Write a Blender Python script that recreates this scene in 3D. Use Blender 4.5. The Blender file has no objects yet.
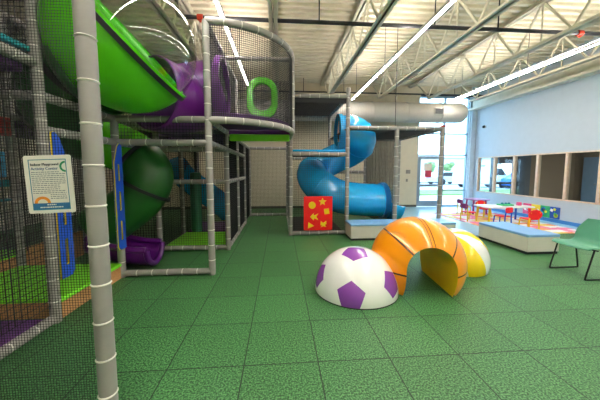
import bpy, bmesh, math, random
from mathutils import Vector, Matrix, Quaternion
random.seed(7)
SC = bpy.context.scene
COL = SC.collection
PI = math.pi

# ------------------------------------------------------------------ helpers
def lin(h):
    h = h.lstrip('#')
    out = []
    for i in (0, 2, 4):
        c = int(h[i:i+2], 16) / 255
        out.append(c/12.92 if c <= .04045 else ((c+.055)/1.055)**2.4)
    return tuple(out) + (1,)

def mat(name, hexc, rough=.5, metal=0, var=.08, vscale=6, bump=0, bscale=60, coat=0, spec=.5):
    m = bpy.data.materials.new(name); m.use_nodes = True
    nt = m.node_tree; b = nt.nodes['Principled BSDF']
    c = lin(hexc)
    b.inputs['Roughness'].default_value = rough
    b.inputs['Metallic'].default_value = metal
    b.inputs['Specular IOR Level'].default_value = spec
    b.inputs['Coat Weight'].default_value = coat
    b.inputs['Coat Roughness'].default_value = .08
    tc = nt.nodes.new('ShaderNodeTexCoord')
    nz = nt.nodes.new('ShaderNodeTexNoise'); nz.inputs['Scale'].default_value = vscale
    nz.inputs['Detail'].default_value = 4
    nt.links.new(tc.outputs['Object'], nz.inputs['Vector'])
    rp = nt.nodes.new('ShaderNodeValToRGB')
    rp.color_ramp.elements[0].position = .3; rp.color_ramp.elements[1].position = .7
    rp.color_ramp.elements[0].color = tuple(v*(1-var) for v in c[:3]) + (1,)
    rp.color_ramp.elements[1].color = tuple(min(1, v*(1+var)) for v in c[:3]) + (1,)
    nt.links.new(nz.outputs['Fac'], rp.inputs['Fac'])
    nt.links.new(rp.outputs['Color'], b.inputs['Base Color'])
    if bump:
        n2 = nt.nodes.new('ShaderNodeTexNoise'); n2.inputs['Scale'].default_value = bscale
        nt.links.new(tc.outputs['Object'], n2.inputs['Vector'])
        bp = nt.nodes.new('ShaderNodeBump'); bp.inputs['Strength'].default_value = bump
        bp.inputs['Distance'].default_value = .01
        nt.links.new(n2.outputs['Fac'], bp.inputs['Height'])
        nt.links.new(bp.outputs['Normal'], b.inputs['Normal'])
    return m

def emat(name, hexc, strength):
    m = bpy.data.materials.new(name); m.use_nodes = True
    b = m.node_tree.nodes['Principled BSDF']
    b.inputs['Base Color'].default_value = lin(hexc)
    b.inputs['Emission Color'].default_value = lin(hexc)
    b.inputs['Emission Strength'].default_value = strength
    return m

def glassmat(name, hexc, fac, rough=.02):
    # clear sheet: mostly see-through, mirror-like reflection rising at grazing angles
    m = bpy.data.materials.new(name); m.use_nodes = True
    nt = m.node_tree; nt.nodes.clear()
    o = nt.nodes.new('ShaderNodeOutputMaterial')
    t = nt.nodes.new('ShaderNodeBsdfTransparent'); t.inputs['Color'].default_value = lin(hexc)
    g = nt.nodes.new('ShaderNodeBsdfGlossy'); g.inputs['Roughness'].default_value = rough
    lw = nt.nodes.new('ShaderNodeFresnel')
    ge = nt.nodes.new('ShaderNodeNewGeometry'); mr = nt.nodes.new('ShaderNodeMapRange')
    mr.inputs['To Min'].default_value = fac; mr.inputs['To Max'].default_value = 1/fac      # same reflection from either face of the sheet
    nt.links.new(ge.outputs['Backfacing'], mr.inputs['Value']); nt.links.new(mr.outputs['Result'], lw.inputs['IOR'])
    mx = nt.nodes.new('ShaderNodeMixShader')
    nt.links.new(lw.outputs[0], mx.inputs[0]); nt.links.new(t.outputs[0], mx.inputs[1])
    nt.links.new(g.outputs[0], mx.inputs[2]); nt.links.new(mx.outputs[0], o.inputs[0])
    return m

class MB:
    def __init__(s): s.v = []; s.f = []; s.m = []
    def add(s, vs, fs, mi=0):
        b = len(s.v); s.v += [tuple(v) for v in vs]
        s.f += [tuple(i+b for i in f) for f in fs]; s.m += [mi]*len(fs); return s
    def box(s, x0, x1, y0, y1, z0, z1, mi=0, M=None):
        vs = [Vector((x, y, z)) for z in (z0, z1) for y in (y0, y1) for x in (x0, x1)]
        if M: vs = [M @ v for v in vs]
        return s.add(vs, [(0,2,3,1),(4,5,7,6),(0,1,5,4),(2,6,7,3),(0,4,6,2),(1,3,7,5)], mi)
    def bar(s, p0, p1, w, h=None, mi=0, up=(0,0,1)):
        h = h or w; p0 = Vector(p0); p1 = Vector(p1); d = (p1-p0).normalized()
        u = Vector(up)
        if abs(d.dot(u)) > .98: u = Vector((0,1,0))
        a = d.cross(u).normalized(); b = a.cross(d)
        vs = [p + a*(sx*w/2) + b*(sy*h/2) for p in (p0, p1) for sx, sy in ((-1,-1),(1,-1),(1,1),(-1,1))]
        return s.add(vs, [(3,2,1,0),(4,5,6,7),(0,1,5,4),(1,2,6,5),(2,3,7,6),(3,0,4,7)], mi)
    def sweep(s, pts, rad, n=16, mi=0, caps=True, closed=False, arc=None):
        """tube along pts; rad number or list; arc=(a0,a1) for an open section (angle 0 = frame 'b')"""
        P = [Vector(p) for p in pts]; N = len(P)
        R = rad if isinstance(rad, (list, tuple)) else [rad]*N
        T = []
        for i in range(N):
            if closed: t = P[(i+1) % N]-P[i-1]
            else: t = P[min(i+1, N-1)]-P[max(i-1, 0)]
            T.append(t.normalized())
        u = Vector((0,0,1)) if abs(T[0].z) < .9 else Vector((0,1,0))
        a = T[0].cross(u).normalized()
        rings = []
        for i in range(N):
            if i:
                q = T[i-1].rotation_difference(T[i]); a = (q @ a)
                a = (a - T[i]*a.dot(T[i])).normalized()
            b = a.cross(T[i])
            if arc: A = [arc[0]+(arc[1]-arc[0])*k/(n-1) for k in range(n)]
            else: A = [2*PI*k/n for k in range(n)]
            rings.append([P[i]+(a*math.cos(t)+b*math.sin(t))*R[i] for t in A])
        vs = [v for r in rings for v in r]; fs = []
        kk = n-1 if arc else n
        for i in range(N if closed else N-1):
            j = (i+1) % N
            for k in range(kk):
                k2 = (k+1) % n
                fs.append((i*n+k, i*n+k2, j*n+k2, j*n+k))
        if caps and not closed and not arc:
            fs.append(tuple(range(n-1, -1, -1))); fs.append(tuple((N-1)*n+k for k in range(n)))
        return s.add(vs, fs, mi)
    def cyl(s, p0, p1, r, n=16, mi=0, caps=True):
        return s.sweep([p0, p1], r, n, mi, caps)
    def lathe(s, prof, n=24, M=None, mi=0):
        vs = []; fs = []
        for r, z in prof:
            for k in range(n):
                v = Vector((r*math.cos(2*PI*k/n), r*math.sin(2*PI*k/n), z))
                vs.append(M @ v if M else v)
        for i in range(len(prof)-1):
            for k in range(n):
                fs.append((i*n+k, i*n+(k+1) % n, (i+1)*n+(k+1) % n, (i+1)*n+k))
        return s.add(vs, fs, mi)
    def prism(s, poly, M, t0, t1, mi=0):
        n = len(poly)
        vs = [M @ Vector((x, y, t)) for t in (t0, t1) for x, y in poly]
        fs = [tuple(range(n-1, -1, -1)), tuple(range(n, 2*n))]
        fs += [(i, (i+1) % n, n+(i+1) % n, n+i) for i in range(n)]
        return s.add(vs, fs, mi)
    def net(s, o, u, v, pitch, w, mi=0):
        o = Vector(o); u = Vector(u); v = Vector(v)
        nu = max(1, round(u.length/pitch)); nv = max(1, round(v.length/pitch))
        for i in range(nu+1): s.bar(o+u*(i/nu), o+u*(i/nu)+v, w, w, mi)
        for j in range(nv+1): s.bar(o+v*(j/nv), o+v*(j/nv)+u, w, w, mi)
        return s
    def build(s, name, mats, parent=None, smooth=35, bevel=0, solid=0, bseg=2):
        me = bpy.data.meshes.new(name)
        off = Vector((0,0,0))
        if parent is not None: off = ORIG.get(parent.name, off)
        me.from_pydata([Vector(v)-off for v in s.v], [], s.f)
        if not isinstance(mats, (list, tuple)): mats = [mats]
        for m in mats: me.materials.append(m)
        me.polygons.foreach_set('material_index', s.m)
        bm = bmesh.new(); bm.from_mesh(me); bmesh.ops.recalc_face_normals(bm, faces=bm.faces); bm.to_mesh(me); bm.free()
        if smooth:
            me.polygons.foreach_set('use_smooth', [True]*len(me.polygons))
            me.set_sharp_from_angle(angle=math.radians(smooth))
        me.update()
        o = bpy.data.objects.new(name, me); COL.objects.link(o)
        if parent is not None:
            o.parent = parent; ORIG[o.name] = off
        if solid:
            d = o.modifiers.new('Solidify', 'SOLIDIFY'); d.thickness = solid; d.offset = 0
        if bevel:
            d = o.modifiers.new('Bevel', 'BEVEL'); d.width = bevel; d.segments = bseg
            d.limit_method = 'ANGLE'; d.angle_limit = math.radians(40); d.harden_normals = False
        return o
ORIG = {}      # world point that an object's local origin stands on

def tag(o, label=None, cat=None, group=None, kind=None):
    if label: o['label'] = label
    if cat: o['category'] = cat
    if group: o['group'] = group
    if kind: o['kind'] = kind
    return o
def thing(name, label, cat, loc=(0,0,0), group=None, local=False):
    o = bpy.data.objects.new(name, None); COL.objects.link(o); o.empty_display_size = .1
    o.location = loc
    ORIG[o.name] = Vector((0,0,0)) if local else Vector(loc)
    return tag(o, label, cat, group)
def struct(o): o['kind'] = 'structure'; return o
def dup(root, loc, label, rz=None, group=None):
    r = root.copy(); COL.objects.link(r); r.location = loc; r['label'] = label
    if rz is not None: r.rotation_euler.z = rz
    if group: r['group'] = group
    for ch in list(root.children):
        c = ch.copy(); COL.objects.link(c); c.parent = r
        for g in ch.children:
            d = g.copy(); COL.objects.link(d); d.parent = c
    return r
def flat2d(name, loops, M, depth, m, parent, bevel=0):
    """filled outline with holes, extruded; M maps (x,y,z) to world"""
    cu = bpy.data.curves.new(name, 'CURVE'); cu.dimensions = '2D'; cu.fill_mode = 'BOTH'
    cu.extrude = depth/2; cu.bevel_depth = bevel; cu.bevel_resolution = 2
    for lp in loops:
        sp = cu.splines.new('POLY'); sp.points.add(len(lp)-1); sp.use_cyclic_u = True
        for p, (x, y) in zip(sp.points, lp): p.co = (x, y, 0, 1)
    t = bpy.data.objects.new('tmp', cu); COL.objects.link(t)
    dg = bpy.context.evaluated_depsgraph_get()
    me = bpy.data.meshes.new_from_object(t.evaluated_get(dg))
    bpy.data.objects.remove(t); bpy.data.curves.remove(cu)
    off = ORIG.get(parent.name, Vector((0,0,0))) if parent else Vector((0,0,0))
    me.transform(Matrix.Translation(-off) @ M); me.materials.clear(); me.materials.append(m); me.name = name
    o = bpy.data.objects.new(name, me); COL.objects.link(o)
    if parent: o.parent = parent; ORIG[o.name] = off
    return o
def text3d(name, body, size, M, m, parent, depth=.0015, align='LEFT'):
    cu = bpy.data.curves.new(name, 'FONT'); cu.body = body; cu.size = size; cu.extrude = depth; cu.align_x = align
    t = bpy.data.objects.new('tmp', cu); COL.objects.link(t)
    dg = bpy.context.evaluated_depsgraph_get()
    me = bpy.data.meshes.new_from_object(t.evaluated_get(dg))
    bpy.data.objects.remove(t); bpy.data.curves.remove(cu)
    off = ORIG.get(parent.name, Vector((0,0,0)))
    me.transform(Matrix.Translation(-off) @ M); me.materials.clear(); me.materials.append(m); me.name = name
    o = bpy.data.objects.new(name, me); COL.objects.link(o); o.parent = parent; ORIG[o.name] = off
    return o
def spline(pts, k=8):
    """Catmull-Rom through pts"""
    P = [Vector(p) for p in pts]; P = [P[0]*2-P[1]] + P + [P[-1]*2-P[-2]]
    out = []
    for i in range(1, len(P)-2):
        for j in range(k):
            t = j/k; a, b, c, d = P[i-1:i+3]
            out.append(.5*((2*b)+(c-a)*t+(2*a-5*b+4*c-d)*t*t+(3*b-a-3*c+d)*t**3))
    out.append(P[-2]); return out
def circ(cx, cy, r, n=32, a0=0): return [(cx+r*math.cos(a0+2*PI*i/n), cy+r*math.sin(a0+2*PI*i/n)) for i in range(n)]
def rrect(x0, x1, y0, y1, r, n=6):
    o = []
    for cx, cy, a in ((x1-r, y1-r, 0), (x0+r, y1-r, PI/2), (x0+r, y0+r, PI), (x1-r, y0+r, 1.5*PI)):
        o += [(cx+r*math.cos(a+PI/2*i/n), cy+r*math.sin(a+PI/2*i/n)) for i in range(n+1)]
    return o
def frame_M(o, x, y):      # matrix with local x,y axes and origin o
    x = Vector(x).normalized(); y = Vector(y).normalized(); z = x.cross(y)
    return Matrix(((x.x, y.x, z.x, o[0]), (x.y, y.y, z.y, o[1]), (x.z, y.z, z.z, o[2]), (0,0,0,1)))

# ------------------------------------------------------------------ materials
M_pad = mat('grey_foam_pad', '#918d89', .55, var=.06, vscale=9)
M_tie = mat('white_cable_tie', '#dcd8d0', .45, var=.03)
M_net = mat('black_netting', '#1c1d20', .8, var=.1)
M_purple = mat('purple_plastic', '#6c1c86', .28, var=.05, coat=.3)
M_purpledeep = mat('deep_purple_plastic', '#571070', .3, var=.05, coat=.3)
M_purple_vinyl = mat('purple_vinyl', '#5d2478', .55, var=.08)
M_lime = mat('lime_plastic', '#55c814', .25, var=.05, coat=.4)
M_shadelime = mat('shaded_lime_plastic', '#18561a', .4, var=.05)  # lime slide plastic with its deep shade put into the colour
M_limevinyl = mat('lime_vinyl', '#82ea26', .5, var=.06)
M_blue = mat('blue_plastic', '#18a6ec', .25, var=.05, coat=.5)
M_panelblue = mat('blue_board', '#1450c8', .4, var=.04)
M_yellow = mat('yellow_plastic', '#f4d21a', .4, var=.04)
M_red = mat('red_plastic', '#f2101a', .4, var=.04)
M_black = mat('black_rubber', '#17171a', .6, var=.1)
M_blackmetal = mat('black_steel', '#15161a', .4, metal=.3, var=.05)
M_tan = mat('tan_carpet_riser', '#cc9460', .85, var=.12, vscale=40)
M_teal = mat('teal_vinyl', '#137f8c', .5, var=.06)
M_orange = mat('orange_vinyl', '#f58a10', .22, var=.03, coat=.6)
M_inyellow = mat('mustard_vinyl', '#f2c61e', .45, var=.05)
M_groove = mat('dark_seam', '#2a1a10', .6)
M_whitev = mat('white_vinyl', '#f0efec', .2, var=.02, coat=.6)
M_purpatch = mat('violet_vinyl', '#8a44a8', .25, var=.05, coat=.5)
M_yellowv = mat('yellow_vinyl', '#f5d716', .25, var=.03, coat=.5)
M_benchtop = mat('sky_blue_vinyl', '#7fb0e2', .4, var=.04)
M_benchside = mat('beige_laminate', '#d3cdc4', .55, var=.03)
M_chair = mat('sage_green_plastic', '#589a80', .38, var=.03)
M_wallbeige = mat('beige_wall_paint', '#d4c9b0', .8, var=.03, bump=.08)
M_wallwhite = mat('pale_wall_paint', '#b4c0cc', .8, var=.02, bump=.08)
M_wallfront = mat('cream_wall_paint', '#ece6d8', .8, var=.03)
M_wood = mat('pale_wood_frame', '#dcc5b0', .5, var=.12, vscale=18)
M_alu = mat('silver_aluminium', '#93a5b4', .35, metal=.4, var=.03)
M_ceil = mat('cream_steel_deck', '#d9d0ba', .55, var=.05)
M_joist = mat('cream_joist_paint', '#d6d0be', .5, var=.06)
M_duct = mat('white_duct_paint', '#bdb8b0', .6, var=.03)
M_pipe = mat('dark_pipe', '#3a3a40', .45, metal=.5, var=.06)
M_conduit = mat('steel_conduit', '#cfc6b0', .4, metal=.3, var=.06)
M_redpaint = mat('red_coupling', '#b5301c', .5)
M_house = mat('grey_light_housing', '#a9a9a6', .5)
M_light = emat('light_diffuser', '#fffaf2', 95)
M_up = emat('uplight_diffuser', '#fff6e8', 44)
M_glass = glassmat('window_glass', '#f0f6f8', 1.35)
M_clear = glassmat('clear_dome_plastic', '#e6eae2', 1.75, .03)
M_baseblue = mat('blue_baseboard', '#3f7fbf', .5)
M_paper = mat('white_paper', '#eae4da', .6, var=.02)

def floor_mat():
    m = bpy.data.materials.new('green_rubber_tiles'); m.use_nodes = True
    nt = m.node_tree; b = nt.nodes['Principled BSDF']; N = nt.nodes.new; L = nt.links.new
    tc = N('ShaderNodeTexCoord'); sep = N('ShaderNodeSeparateXYZ'); L(tc.outputs['Object'], sep.inputs[0])
    def seam(sock, off):
        a = N('ShaderNodeMath'); a.operation = 'SUBTRACT'; L(sock, a.inputs[0]); a.inputs[1].default_value = off
        d = N('ShaderNodeMath'); d.operation = 'DIVIDE'; L(a.outputs[0], d.inputs[0]); d.inputs[1].default_value = .605
        f = N('ShaderNodeMath'); f.operation = 'FRACT'; L(d.outputs[0], f.inputs[0])
        s = N('ShaderNodeMath'); s.operation = 'SUBTRACT'; L(f.outputs[0], s.inputs[0]); s.inputs[1].default_value = .5
        ab = N('ShaderNodeMath'); ab.operation = 'ABSOLUTE'; L(s.outputs[0], ab.inputs[0])
        g = N('ShaderNodeMath'); g.operation = 'GREATER_THAN'; L(ab.outputs[0], g.inputs[0]); g.inputs[1].default_value = .4925
        return g.outputs[0], d.outputs[0]
    sx, ix = seam(sep.outputs[0], .305-.3); sy, iy = seam(sep.outputs[1], 2.065)
    sx, ix = seam(sep.outputs[0], .305)
    mx = N('ShaderNodeMath'); mx.operation = 'MAXIMUM'; L(sx, mx.inputs[0]); L(sy, mx.inputs[1])
    # tile to tile tone
    fx = N('ShaderNodeMath'); fx.operation = 'FLOOR'; L(ix, fx.inputs[0])
    fy = N('ShaderNodeMath'); fy.operation = 'FLOOR'; L(iy, fy.inputs[0])
    cb = N('ShaderNodeCombineXYZ'); L(fx.outputs[0], cb.inputs[0]); L(fy.outputs[0], cb.inputs[1])
    wn = N('ShaderNodeTexWhiteNoise'); L(cb.outputs[0], wn.inputs['Vector'])
    n1 = N('ShaderNodeTexNoise'); n1.inputs['Scale'].default_value = 75; n1.inputs['Detail'].default_value = 3
    L(tc.outputs['Object'], n1.inputs['Vector'])
    rp = N('ShaderNodeValToRGB'); e = rp.color_ramp.elements
    e[0].position = .4; e[0].color = lin('#1d4423'); e[1].position = .62; e[1].color = lin('#5b9257')
    x = e.new(.5); x.color = lin('#396f3e')
    L(n1.outputs['Fac'], rp.inputs['Fac'])
    hs = N('ShaderNodeHueSaturation'); L(rp.outputs['Color'], hs.inputs['Color'])
    mr = N('ShaderNodeMapRange'); mr.inputs['To Min'].default_value = .9; mr.inputs['To Max'].default_value = 1.1
    L(wn.outputs['Value'], mr.inputs['Value']); L(mr.outputs['Result'], hs.inputs['Value'])
    mix = N('ShaderNodeMixRGB'); L(mx.outputs[0], mix.inputs['Fac']); L(hs.outputs['Color'], mix.inputs['Color1'])
    mix.inputs['Color2'].default_value = lin('#0d2415')
    L(mix.outputs['Color'], b.inputs['Base Color'])
    b.inputs['Roughness'].default_value = .52; b.inputs['Specular IOR Level'].default_value = .4
    bp = N('ShaderNodeBump'); bp.inputs['Strength'].default_value = .35; bp.inputs['Distance'].default_value = .004
    L(n1.outputs['Fac'], bp.inputs['Height']); L(bp.outputs['Normal'], b.inputs['Normal'])
    return m
M_floor = floor_mat()
M_aqua = mat('aqua_vinyl_floor', '#8fc3dc', .3, var=.03, coat=.2)
def mosaic(name, cols, scale, rough=.6):
    m = bpy.data.materials.new(name); m.use_nodes = True
    nt = m.node_tree; b = nt.nodes['Principled BSDF']; N = nt.nodes.new; L = nt.links.new
    tc = N('ShaderNodeTexCoord'); vo = N('ShaderNodeTexVoronoi'); vo.inputs['Scale'].default_value = scale
    vo.distance = 'CHEBYCHEV'; vo.inputs['Randomness'].default_value = .35
    L(tc.outputs['Object'], vo.inputs['Vector'])
    sp = N('ShaderNodeSeparateColor'); L(vo.outputs['Color'], sp.inputs[0])
    rp = N('ShaderNodeValToRGB'); rp.color_ramp.interpolation = 'CONSTANT'
    e = rp.color_ramp.elements
    for i, c in enumerate(cols):
        k = e[i] if i < 2 else e.new(.5)
        k.position = i/len(cols); k.color = lin(c)
    L(sp.outputs[0], rp.inputs['Fac']); L(rp.outputs['Color'], b.inputs['Base Color'])
    b.inputs['Roughness'].default_value = rough
    return m
M_mat = mosaic('printed_play_mat', ['#f2f0ee', '#ee7fa6', '#f2f0ee', '#f6d870', '#f09a6a', '#f3b4cc'], 4.2)

# ------------------------------------------------------------------ room shell
XR, YB, ZC = 8.2, 10.9, 5.0
XL, YF = -7.2, -4.0
struct(MB().box(XL-.2, XR, YF-.2, YB, -.12, 0).build('floor', M_floor, smooth=0))
struct(MB().box(3.99, XR, 6.0, YB, 0, .008).build('floor_vinyl', M_aqua, smooth=0))
cb = MB()
prof = []; y = YF
while y < YB:
    prof += [(y, ZC), (y+.09, ZC), (y+.115, ZC+.075), (y+.185, ZC+.075), (y+.21, ZC)]; y += .21
vs = [(x, py, pz) for x in (XL, XR+5) for py, pz in prof]; n = len(prof)
cb.add(vs, [(i, i+1, n+i+1, n+i) for i in range(n-1)])
struct(cb.build('ceiling', M_ceil, smooth=0, solid=.01))
struct(MB().box(XL-.2, XR+5.2, YF-.2, YB+.2, ZC+.12, ZC+.3).build('roof', M_house, smooth=0))
struct(MB().box(XL-.2, XL, YF-.2, YB+.2, -.1, ZC+.15).build('wall_left', M_wallfront, smooth=0))
struct(MB().box(XL, XR+5, YF-.2, YF, -.1, ZC+.15).build('wall_front', M_wallfront, smooth=0))
# back wall with the glazed bay at its right end
bw = MB()
bw.box(XL, 5.78, YB, YB+.2, -.1, ZC+.15)
bw.box(5.78, 8.06, YB, YB+.2, 4.62, ZC+.15)
struct(bw.build('wall_back', M_wallbeige, smooth=0))
rw = MB()
rw.box(XR, XR+.15, YF, YB+.2, 0, .68)
rw.box(XR, XR+.15, YF, YB+.2, 2.09, ZC+.1)
rw.box(XR, XR+.15, YF, 5.46, .68, 2.09)
rw.box(XR, XR+.15, 10.56, YB+.2, .68, 2.09)
struct(rw.build('wall_right', M_wallwhite, smooth=0))
struct(MB().box(XR-.012, XR, YF, YB, 0, .11).build('baseboard_right', M_baseblue, smooth=0))
struct(MB().box(XL, 5.78, YB-.012, YB, 0, .1).build('baseboard_back', mat('dark_base', '#4a4a44', .6), smooth=0))
struct(MB().box(8.0, XR, YB-.12, YB+.2, 0, ZC).box(7.96, 8.0, YB-.05, YB+.1, 0, 4.62).build('trim_1', mat('corner_paint', '#c6d6e4', .5), smooth=0))
tb = MB().box(XR-.3, XR, YF, YB, 4.05, 4.12).box(XR-.2, XR-.1, YF, YB, 4.12, 4.42).box(XR-.3, XR, YF, YB, 4.42, 4.47)
struct(tb.build('trim_2', M_joist, smooth=0))

# windows in the right wall
ys = [10.56, 9.70, 8.84, 7.98, 7.1, 6.28, 5.46]
wnames = []
for i in range(6):
    y1, y0 = ys[i], ys[i+1]
    f = MB(); w = .036
    for a, b in ((y0, y0+w), (y1-w, y1)): f.box(XR-.015, XR+.09, a, b, .68, 2.09)
    f.box(XR-.015, XR+.09, y0, y1, .68, .68+w).box(XR-.015, XR+.09, y0, y1, 2.09-w, 2.09)
    fo = struct(f.build('window_%d' % (i+1), M_wood, smooth=0))
    MB().box(XR+.04, XR+.048, y0+w, y1-w, .68+w, 2.09-w).build('pane', M_glass, fo, smooth=0)
# glazed bay in the back wall: curtain wall window and a door
g = MB(); a0, a1 = YB+.03, YB+.13
for x in (5.78, 6.93, 7.96): g.box(x-.03, x+.03, a0, a1, 0, 4.62)
for z in (.71, 2.2, 3.09, 4.59):
    g.box(5.78 if z > 1 else 6.93, 7.99, a0, a1, z-.028, z+.028)
g.box(6.93, 7.99, a0, a1, 0, .06)
cw = struct(g.build('window_7', M_alu, smooth=0))
for x0, x1 in ((5.81, 6.9), (6.96, 7.93)):
    for z0, z1 in ((.06, .68), (.74, 2.17), (2.23, 3.06), (3.12, 4.56)):
        if x0 < 6 and z0 < 2: continue
        MB().box(x0, x1, YB+.075, YB+.083, z0, z1).build('pane', M_glass, cw, smooth=0)
d = MB()
d.box(5.82, 5.94, a0, a1, .02, 2.16).box(6.78, 6.89, a0, a1, .02, 2.16).box(5.94, 6.78, a0, a1, 2.04, 2.16)
d.box(5.94, 6.78, a0, a1, .02, .26).box(5.94, 6.78, a0, a1, .86, .97)
do = struct(d.build('door_1', M_alu, smooth=0))
MB().box(5.94, 6.78, YB+.075, YB+.083, .26, .86).box(5.94, 6.78, YB+.075, YB+.083, .97, 2.04).build('pane', M_glass, do, smooth=0)
MB().bar((5.9, YB-.02, 1.03), (6.84, YB-.02, 1.03), .04).box(5.88, 5.92, YB-.03, YB+.03, 1.0, 1.06).box(6.8, 6.84, YB-.03, YB+.03, 1.0, 1.06).build('push_bar', M_pipe, do)
ds = thing('door_notice', 'small white and red paper notice on the glass door', 'notice', (6.28, YB+.06, 1.3))
MB().box(6.1, 6.46, YB+.066, YB+.07, 1.55, 1.85).build('white_sheet', M_paper, ds, smooth=0)
MB().box(6.16, 6.44, YB+.064, YB+.07, 1.25, 1.55).build('red_sheet', mat('red_paper', '#d3405a', .6), ds, smooth=0)

# small fixtures on the walls
sc = thing('security_camera', 'small dark dome camera high on the right wall beside the corner window', 'camera', (XR-.04, 10.31, 3.3))
MB().cyl((XR, 10.31, 3.3), (XR-.03, 10.31, 3.3), .07, 20).build('mount', M_whitev, sc)
MB().lathe([(.06*math.cos(a), .06*math.sin(a)) for a in [i*PI/12 for i in range(7)]], 20,
           Matrix.Translation((XR-.03, 10.31, 3.3)) @ Matrix.Rotation(-PI/2, 4, 'Y')).build('dome', M_black, sc)
th = tag(MB().box(5.28, 5.46, YB-.04, YB, 1.42, 1.58).box(5.31, 5.43, YB-.045, YB-.04, 1.45, 1.55).build('thermostat', mat('grey_cover', '#8b857c', .5), bevel=.006), 'grey thermostat box on the beige back wall left of the door', 'thermostat')
tag(MB().box(5.29, 5.37, YB-.02, YB, 1.08, 1.2).box(5.32, 5.34, YB-.03, YB-.02, 1.12, 1.16).build('light_switch', mat('switch_plate', '#8b857c', .5), bevel=.004), 'small light switch on the back wall below the thermostat', 'switch')

# ------------------------------------------------------------------ ceiling joists, lights, pipes, duct
jl = ['leftmost roof joist, beyond the purple tube', 'roof joist above the clear bubble', 'roof joist straight above the curved net balcony',
      'roof joist right of the balcony, left of the middle strip light', 'roof joist just right of the middle strip light',
      'roof joist left of the right-hand strip light', 'roof joist nearest the right wall, beyond the right-hand strip light']
for i, x in enumerate((-3.72, -1.91, -.10, 1.71, 3.52, 5.33, 7.14)):
    t = thing('roof_joist', 'cream steel open-web ' + jl[i], 'joist', (x, YF, 4.1), 'cream roof joists')
    MB().box(x-.075, x-.008, YF, YB, ZC-.09, ZC-.082).box(x+.008, x+.075, YF, YB, ZC-.09, ZC-.082).box(x-.02, x-.008, YF, YB, ZC-.09, ZC-.005).box(x+.008, x+.02, YF, YB, ZC-.09, ZC-.005).box(x-.075, x+.075, YF, YB, ZC-.012, ZC-.004).build('top_chord', M_joist, t, smooth=0)
    MB().box(x-.075, x-.008, YF, 9.5, 4.1, 4.112).box(x+.008, x+.075, YF, 9.5, 4.1, 4.112).box(x-.02, x-.008, YF, 9.5, 4.1, 4.18).box(x+.008, x+.02, YF, 9.5, 4.1, 4.18).build('bottom_chord', M_joist, t, smooth=0)
    wb = MB(); y = YF+.3; k = 0
    while y < 9.3:
        wb.bar((x, y, 4.14), (x, y+.6, ZC-.05), .035, .04); wb.bar((x, y+.6, ZC-.05), (x, y+1.2, 4.14), .035, .04)
        wb.bar((x, y+.6, 4.14), (x, y+.6, ZC-.05), .025, .025); y += 1.2
    wb.bar((x, 9.4, 4.14), (x, 10.4, ZC-.05), .035, .04)
    wb.build('web', M_joist, t, smooth=0)
for x, y1, l in ((-.90, 8.5, 'long white LED strip light on the left, behind the net balcony'), (2.5, 9.3, 'long white LED strip light through the middle of the ceiling'),
                 (6.12, 9.4, 'long white LED strip light nearest the right wall')):
    t = thing('strip_light', l, 'ceiling light', (x, 0, 3.97), 'LED strip lights')
    MB().box(x-.036, x+.036, YF+.3, y1, 4.0, 4.05).build('housing', M_house, t, smooth=0)
    MB().box(x-.019, x+.019, YF+.32, y1-.02, 3.994, 4.0).build('diffuser', M_light, t, smooth=0)
    MB().box(x-.03, x+.03, YF+.32, y1-.02, 4.05, 4.056).build('uplight_diffuser', M_up, t, smooth=0)
    yy = YF+.8
    while yy < y1: MB().cyl((x, yy, 4.05), (x, yy, ZC), .006, 6).build('hanger', M_pipe, t); yy += 2.4
t = thing('sprinkler_pipe', 'dark sprinkler pipe crossing under the ceiling with red couplings', 'pipe', (0, 5.2, 4.33))
MB().sweep([(-1.83, 5.2, ZC), (-1.83, 5.2, 4.42), (-1.8, 5.2, 4.35), (-1.74, 5.2, 4.33), (9.0 if 0 else 8.15, 5.2, 4.33)], .036, 14).build('pipe_run', M_pipe, t)
for x in (-1.42, 6.05): MB().cyl((x-.05, 5.2, 4.33), (x+.05, 5.2, 4.33), .055, 14).cyl((x, 5.2, 4.33), (x, 5.2, 4.25), .02, 8).build('coupling', M_redpaint, t)
for x in (.75, 3.0, 4.3): MB().cyl((x, 5.2, 4.33), (x, 5.2, ZC), .012, 8).build('hanger_rod', M_pipe, t)
t = thing('sprinkler_pipe', 'dark sprinkler pipe along the back wall above the round duct', 'pipe', (0, 10.25, 4.48))
MB().cyl((-3, 10.25, 4.48), (8.1, 10.25, 4.48), .045, 14).build('pipe_run', M_pipe, t)
for x in (.9, 4.4): MB().cyl((x, 10.25, 4.48), (x, 10.25, ZC), .012, 8).build('hanger_rod', M_pipe, t)
tag(MB().cyl((-4, 7.4, 4.72), (8.1, 7.4, 4.72), .018, 10).build('conduit', M_conduit), 'thin pale conduit crossing the ceiling between the two dark pipes', 'conduit')
tag(MB().cyl((-4, 9.75, 4.3), (5.2, 9.75, 4.3), .03, 10).build('conduit', M_conduit), 'pale conduit just above the round duct', 'conduit')
t = thing('air_duct', 'fat round white air duct across the back of the room', 'duct', (3, 9.9, 3.72))
pr = [(-2, .36)]
x = -2
dm = Matrix.Translation((0, 9.9, 3.72)) @ Matrix.Rotation(PI/2, 4, 'Y')
prof = [(.0, -2.0), (.36, -2.0)]
for k in range(6):
    xx = -.5+1.3*k; prof += [(.36, xx-.02), (.375, xx-.015), (.375, xx+.015), (.36, xx+.02)]
prof += [(.36, 6.78), (.345, 6.9), (.29, 6.97), (.15, 7.0), (0.001, 7.0)]
MB().lathe(prof, 36, dm).build('tube', M_duct, t)
vg = MB().box(5.62, 5.98, 9.52, 9.6, 3.6, 3.82)
for k in range(5): vg.box(5.65, 5.95, 9.5, 9.53, 3.625+k*.037, 3.645+k*.037, 1)
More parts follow.
